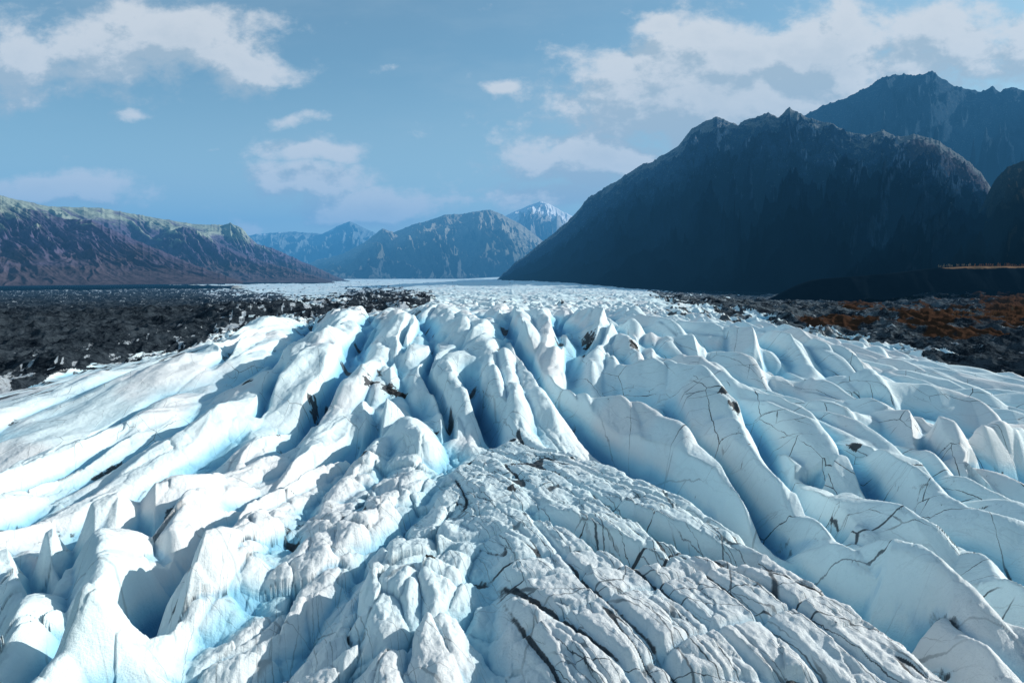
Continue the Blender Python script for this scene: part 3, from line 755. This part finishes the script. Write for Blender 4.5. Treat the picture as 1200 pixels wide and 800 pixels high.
# trees: trunk and leafy crown from many small faces
m_bark, T, p = material('bark'); T.put(p.inputs['Base Color'], T.mix(T.noise(pos(T), 3), C(.08, .06, .045), C(.2, .16, .13))); p.inputs['Roughness'].default_value = .9; p.inputs['Specular IOR Level'].default_value = 0
def leaf_mat(name, a, b):
    m, T, p = material(name); T.put(p.inputs['Base Color'], T.mix(T.noise(pos(T), .9, 3), a, b)); p.inputs['Roughness'].default_value = .8
    return m
m_leaf = leaf_mat('autumn_leaves', C(.22, .09, .03), C(.45, .22, .09))
m_leaf2 = leaf_mat('pale_leaves', C(.22, .18, .12), C(.38, .32, .24))
def tree_proto(seed, mat, conical):
    r = random.Random(seed)
    vs, fs = [], []
    for k in range(9):
        z = 7.5 * k / 8; rad = .16 * (1 - k / 9.5); bx = .15 * math.sin(k * 1.1 + seed)
        for s in range(6): vs.append((bx + rad * math.cos(s * math.pi / 3), rad * math.sin(s * math.pi / 3), z))
    for k in range(8):
        for s in range(6): fs.append((k*6+s, k*6+(s+1)%6, (k+1)*6+(s+1)%6, (k+1)*6+s))
    for k in range(7):   # limbs
        z0 = 1.8 + k * .7; a = k * 2.4; L = 1.5 * (1 - k / 10); i = len(vs)
        for (d, w) in ((0, .06), (L, .02)):
            cx, cy = d * math.cos(a), d * math.sin(a)
            for q_ in range(3): vs.append((cx + w * math.cos(q_ * 2.1), cy + w * math.sin(q_ * 2.1), z0 + d * .6))
        for q_ in range(3): fs.append((i+q_, i+(q_+1)%3, i+3+(q_+1)%3, i+3+q_))
    tm = bpy.data.meshes.new('trunk'); tm.from_pydata(vs, [], fs); tm.materials.append(m_bark)
    vs, fs = [], []
    clumps = []
    for k in range(16):
        z = 2.0 + 6.2 * r.random(); w = (1.9 * (1 - (z - 2) / 7.2) if conical else 1.9 * math.sin(math.pi * min(1, max(.08, (z - 1.2) / 7.6))) )
        a = r.random() * 6.28; d = w * math.sqrt(r.random()); clumps.append((d * math.cos(a), d * math.sin(a), z, .45 + .45 * r.random()))
    for (cx, cy, cz, cr_) in clumps:
        for q_ in range(34):
            a = r.random() * 6.28; b = math.acos(2 * r.random() - 1); d = cr_ * r.random() ** .4
            c0 = (cx + d * math.sin(b) * math.cos(a), cy + d * math.sin(b) * math.sin(a), cz + d * math.cos(b) * 1.1)
            s = .13 + .12 * r.random(); i = len(vs)
            for q2 in range(3): vs.append(tuple(c0[t_] + s * (r.random() * 2 - 1) * 1.3 for t_ in range(3)))
            fs.append((i, i+1, i+2))
    cm = bpy.data.meshes.new('crown'); cm.from_pydata(vs, [], fs); cm.materials.append(mat)
    return tm, cm
protos = [tree_proto(1, m_leaf, False), tree_proto(2, m_leaf, True), tree_proto(3, m_leaf2, False), tree_proto(4, m_leaf2, True)]
def place_tree(px, yy_, tx_, tz_, k, s, label, group):
    xw = (px - 600) / F * yy_
    yt = yy_ + rng.uniform(4, 26); zt = float(np.interp(xw, tx_, tz_)) if tx_ is not None else ground_z(xw, yt)
    r = bpy.data.objects.new('tree', None); col.objects.link(r)
    r.location = (xw, yt, zt - .3); r.scale = (s, s, s * rng.uniform(.85, 1.3)); r.rotation_euler[2] = rng.uniform(0, 6.28)
    tag(r, label, 'tree', group)
    for nm, me_ in (('trunk', protos[k][0]), ('crown', protos[k][1])):
        c = bpy.data.objects.new(nm, me_); col.objects.link(c); c.parent = r
for i in range(110):
    px = 1100 + 150 * (i + rng.random()) / 110
    pale = px < 1140
    k = (2 if pale else 0) + rng.randint(0, 1)
    place_tree(px, 1380, tx, tz, k, rng.uniform(.35, .75), 'small pale tree at the bare left end of the upper terrace' if pale else 'small orange autumn tree in the row along the upper terrace',
               'pale trees on the upper terrace' if pale else 'orange trees on the upper terrace')
for i in range(50):
    px = 1128 + 110 * (i + rng.random()) / 50
    place_tree(px, rng.uniform(760, 980), None, None, rng.choice([0, 1, 1, 2]), rng.uniform(.3, .75), 'small rust coloured tree on the dark rubble below the terrace', 'trees scattered below the terrace')

# ---------------------------------------------------------------- haze filling the valley
me = bpy.data.meshes.new('haze')
bx = [(x_, y_, z_) for x_ in (-40000, 40000) for y_ in (1000, 24000) for z_ in (-100, 2000)]
me.from_pydata(bx, [], [(0,1,3,2),(4,6,7,5),(0,4,5,1),(2,3,7,6),(0,2,6,4),(1,5,7,3)])
mh = bpy.data.materials.new('valley_haze'); mh.use_nodes = True; T = NT(mh.node_tree); T.n.clear()
oo = T.node('ShaderNodeOutputMaterial'); va = T.node('ShaderNodeVolumeAbsorption'); ve = T.node('ShaderNodeEmission'); vd = T.node('ShaderNodeAddShader')
SIG = 6e-5
va.inputs['Color'].default_value = C(0, 0, 0); va.inputs['Density'].default_value = SIG
ve.inputs['Color'].default_value = C(.075, .35, .72); ve.inputs['Strength'].default_value = SIG * .95  # blue glow stands in for light scattered by the haze
T.l.new(va.outputs[0], vd.inputs[0]); T.l.new(ve.outputs[0], vd.inputs[1]); T.l.new(vd.outputs[0], oo.inputs['Volume'])
me.materials.append(mh)
o = bpy.data.objects.new('haze', me); col.objects.link(o)
tag(o, 'thin blue haze hanging in the valley in front of the far mountains', 'haze', kind='structure')

# ---------------------------------------------------------------- heaps of dark stones lying on the ice
m_rock, T, p = material('dark_stone'); T.put(p.inputs['Base Color'], T.mix(T.noise(pos(T), 2.5, 6, .7), C(.012, .015, .018), C(.08, .085, .09))); p.inputs['Roughness'].default_value = .85; p.inputs['Specular IOR Level'].default_value = .15
bump(T, p, T.noise(pos(T), 5, 6, .7), .15, .8)
def stone_heap(px, py, rx, label, num, seed):
    xw, yw = to_world(px, py, 1.5); r = random.Random(seed); s_ = rx * yw / 800.
    z0 = ground_z(xw, yw); bm_v, bm_f = [], []
    bm_v.append((0, 0, s_ * .12))      # low gravel apron that carries the stones
    for g_ in range(1, 6):
        for a_ in range(16):
            al = 2 * math.pi * a_ / 16; rr = s_ * g_ / 5. * (.75 + .35 * r.random())
            cx, cy = rr * math.cos(al), rr * .7 * math.sin(al)
            bm_v.append((cx, cy, ground_z(xw + cx, yw + cy) - z0 + (s_ * (.10 - .028 * g_) + .03 * r.random())))
    for a_ in range(16): bm_f.append((0, 1 + a_, 1 + (a_+1) % 16))
    for g_ in range(4):
        for a_ in range(16): bm_f.append((1 + g_*16 + a_, 1 + (g_+1)*16 + a_, 1 + (g_+1)*16 + (a_+1) % 16, 1 + g_*16 + (a_+1) % 16))
    for k in range(num):
        a = r.random() * 6.28; d = r.random() ** .7
        cx, cy = s_ * .75 * d * math.cos(a), s_ * .5 * d * math.sin(a)
        cz = ground_z(xw + cx, yw + cy) - z0
        sz = s_ * (.07 + .16 * r.random() ** 2) * (1.25 - .5 * d)
        i = len(bm_v); ph = r.random() * 6; NA, NB = 7, 4
        for b_ in range(NB + 1):
            for a_ in range(NA):
                th = math.pi * b_ / NB; al = 2 * math.pi * a_ / NA + ph
                rr = sz * (.72 + .5 * r.random()) if 0 < b_ < NB else sz * .7
                bm_v.append((cx + rr * math.sin(th) * math.cos(al) * 1.25, cy + rr * math.sin(th) * math.sin(al), cz + rr * math.cos(th) * .6 - sz * .05))
        for b_ in range(NB):
            for a_ in range(NA): bm_f.append((i + b_*NA + a_, i + b_*NA + (a_+1) % NA, i + (b_+1)*NA + (a_+1) % NA, i + (b_+1)*NA + a_))
    me_ = bpy.data.meshes.new('stone_heap'); me_.from_pydata(bm_v, [], bm_f); me_.materials.append(m_rock)
    o_ = bpy.data.objects.new('stone_heap', me_); col.objects.link(o_); o_.location = (xw, yw, z0)
    tag(o_, label, 'stone heap')
for i_, (px, py, rx, num, lb) in enumerate([
    (466, 455, 17, 90, 'largest dark stone heap, oval, below the rounded ice head left of centre'),
    (440, 454, 7, 40, 'narrow dark stone heap just left of the big oval one'),
    (690, 410, 9, 45, 'dark stone heap in the ice trough right of the central crest'),
    (743, 423, 8, 35, 'small black stone patch on the pale hump right of the central trough'),
    (290, 457, 8, 40, 'long dark stone heap in the shaded crevasse on the left slope'),
    (545, 575, 10, 55, 'dark stone heap at the top of the fractured mound'),
    (1130, 605, 12, 70, 'scattered dark stones on the ridge near the right edge'),
    (428, 572, 7, 35, 'dark stones in the hollow between the curved fins left of centre'),
    (505, 747, 9, 45, 'dark stones on the ledge at the bottom centre')]):
    stone_heap(px, py, rx, lb, num, 300 + i_)

# ---------------------------------------------------------------- sky
w = bpy.data.worlds.new('World'); scene.world = w; w.use_nodes = True
T = NT(w.node_tree); T.n.clear()
outw = T.node('ShaderNodeOutputWorld'); bg = T.node('ShaderNodeBackground'); T.l.new(bg.outputs[0], outw.inputs[0])
sky = T.node('ShaderNodeTexSky', sky_type='NISHITA'); sky.sun_disc = False
sky.sun_elevation = R(SUN_EL); sky.sun_rotation = R(90 - SUN_AZ); sky.air_density = 1.0; sky.dust_density = 1.2; sky.ozone_density = 1.6; sky.altitude = 600
tc = T.node('ShaderNodeTexCoord').outputs['Generated']
sp = T.node('ShaderNodeSeparateXYZ'); T.l.new(tc, sp.inputs[0])
# direction as azimuth / elevation slopes of the open valley side
yp = T.math('MAXIMUM', sp.outputs[1], .02)
az = T.math('DIVIDE', sp.outputs[0], yp); el = T.math('DIVIDE', sp.outputs[2], yp)
cv = T.node('ShaderNodeCombineXYZ'); T.put(cv.inputs[0], az); T.put(cv.inputs[1], el); cv = cv.outputs[0]
def sh(off):
    return T.vmath('ADD', cv, off)
def cloud_density(vec):
    # warp
    stretch = T.vmath('MULTIPLY', vec, (1, 1.5, 1))
    wn = T.node('ShaderNodeTexNoise'); T.put(wn.inputs['Vector'], stretch); wn.inputs['Scale'].default_value = 7; wn.inputs['Detail'].default_value = 6
    off_ = T.vmath('MULTIPLY', T.vmath('SUBTRACT', wn.outputs['Color'], (.5, .5, .5)), (.10, .07, 0))
    vec = T.vmath('ADD', vec, off_)
    n_ = T.noise(stretch, 12, 11, .62, dist=.1)
    s2 = T.node('ShaderNodeSeparateXYZ'); T.put(s2.inputs[0], vec)
    tot = None
    for (px, py, rx, ry, st) in CLOUDS:
        a0 = (px - 600) / F; b0 = (400 - py) / F; d = CP + b0 * SP; a = a0 / d; e = (b0 * CP - SP) / d
        dx = T.math('DIVIDE', T.math('SUBTRACT', s2.outputs[0], a), rx / F); dy = T.math('DIVIDE', T.math('SUBTRACT', s2.outputs[1], e), ry / F)
        r2_ = T.math('ADD', T.math('MULTIPLY', dx, dx), T.math('MULTIPLY', dy, dy))
        gs = T.math('MULTIPLY', T.math('POWER', 2.718, T.math('MULTIPLY', r2_, -1)), st)
        tot = gs if tot is None else T.math('MAXIMUM', tot, gs)
    return T.math('ADD', tot, T.math('MULTIPLY', T.math('SUBTRACT', n_, .5), 2.1)), n_
CLOUDS = [(170, 50, 150, 48, 1.25), (60, 70, 130, 45, 1.0), (270, 72, 85, 34, 1.15), (352, 135, 32, 11, .95), (378, 178, 62, 20, 1.05), (365, 215, 80, 30, 1.15), (430, 247, 120, 24, 1.15), (585, 96, 28, 16, 1.0),
          (80, 220, 110, 22, 1.1), (150, 135, 26, 8, .7), (275, 262, 60, 10, .7), (250, 172, 16, 6, .6),
          (730, 95, 75, 42, 1.2), (840, 75, 110, 62, 1.35), (780, 22, 45, 20, .95), (960, 65, 120, 60, 1.35), (900, 125, 260, 62, 1.5), (1090, 60, 150, 60, 1.1), (1200, 55, 120, 70, 1.0), (700, 185, 130, 38, 1.2), (640, 232, 110, 24, 1.0), (460, 77, 26, 8, .65), (530, 238, 70, 12, .7)]
d0, nn0 = cloud_density(cv)
d1, _ = cloud_density(sh((.018, .034, 0)))      # same field a little towards the sun: self shading
alpha = T.ramp(d0, .30, .90)
lit = T.ramp(T.math('SUBTRACT', d0, d1), -.22, .30)
thick = T.ramp(d0, .9, 1.8)
ccol = T.mix(lit, C(4.2, 4.9, 5.3), C(7.2, 7.25, 7.2))
ccol = T.mix(T.math('MULTIPLY', thick, .35), ccol, C(3.9, 4.6, 5.1))
skyc = T.mix(1.0, sky.outputs[0], C(.95, 1.24, 1.14), 'MULTIPLY')
# high thin haze near the horizon
hz = T.ramp(el, .32, -.02)
skyc = T.mix(T.math('MULTIPLY', hz, .75), skyc, C(5.6, 6.8, 7.0))
skyc = T.mix(.14, skyc, C(3.6, 4.3, 4.7))
veil = T.math('MULTIPLY', T.ramp(T.noise(T.vmath('MULTIPLY', cv, (1, 3, 1)), 2.2, 6, .6), .42, .75), .35)
skyc = T.mix(veil, skyc, C(4.2, 5.2, 5.8))
fin = T.mix(T.math('MULTIPLY', T.math('MULTIPLY', alpha, .88), T.ramp(sp.outputs[1], .02, .2)), skyc, ccol)
T.put(bg.inputs[0], fin); bg.inputs[1].default_value = .112

sun = bpy.data.lights.new('sun', 'SUN'); sun.energy = 4.9; sun.angle = R(.5); sun.color = (1, .95, .88)
so = bpy.data.objects.new('sun', sun); col.objects.link(so)
from mathutils import Vector
sd_ = Vector((math.cos(R(SUN_EL)) * math.cos(R(SUN_AZ)), math.cos(R(SUN_EL)) * math.sin(R(SUN_AZ)), math.sin(R(SUN_EL))))
so.rotation_euler = sd_.to_track_quat('Z', 'Y').to_euler()

# ---------------------------------------------------------------- camera
cam = bpy.data.cameras.new('camera'); cam.sensor_width = 36; cam.lens = 24; cam.clip_start = .5; cam.clip_end = 120000
co = bpy.data.objects.new('camera', cam); col.objects.link(co); co.location = (0, 0, CZ); co.rotation_euler = (R(90) - PITCH, 0, 0)
scene.camera = co
scene.view_settings.view_transform = 'Standard'; scene.view_settings.look = 'None'; scene.view_settings.exposure = 0
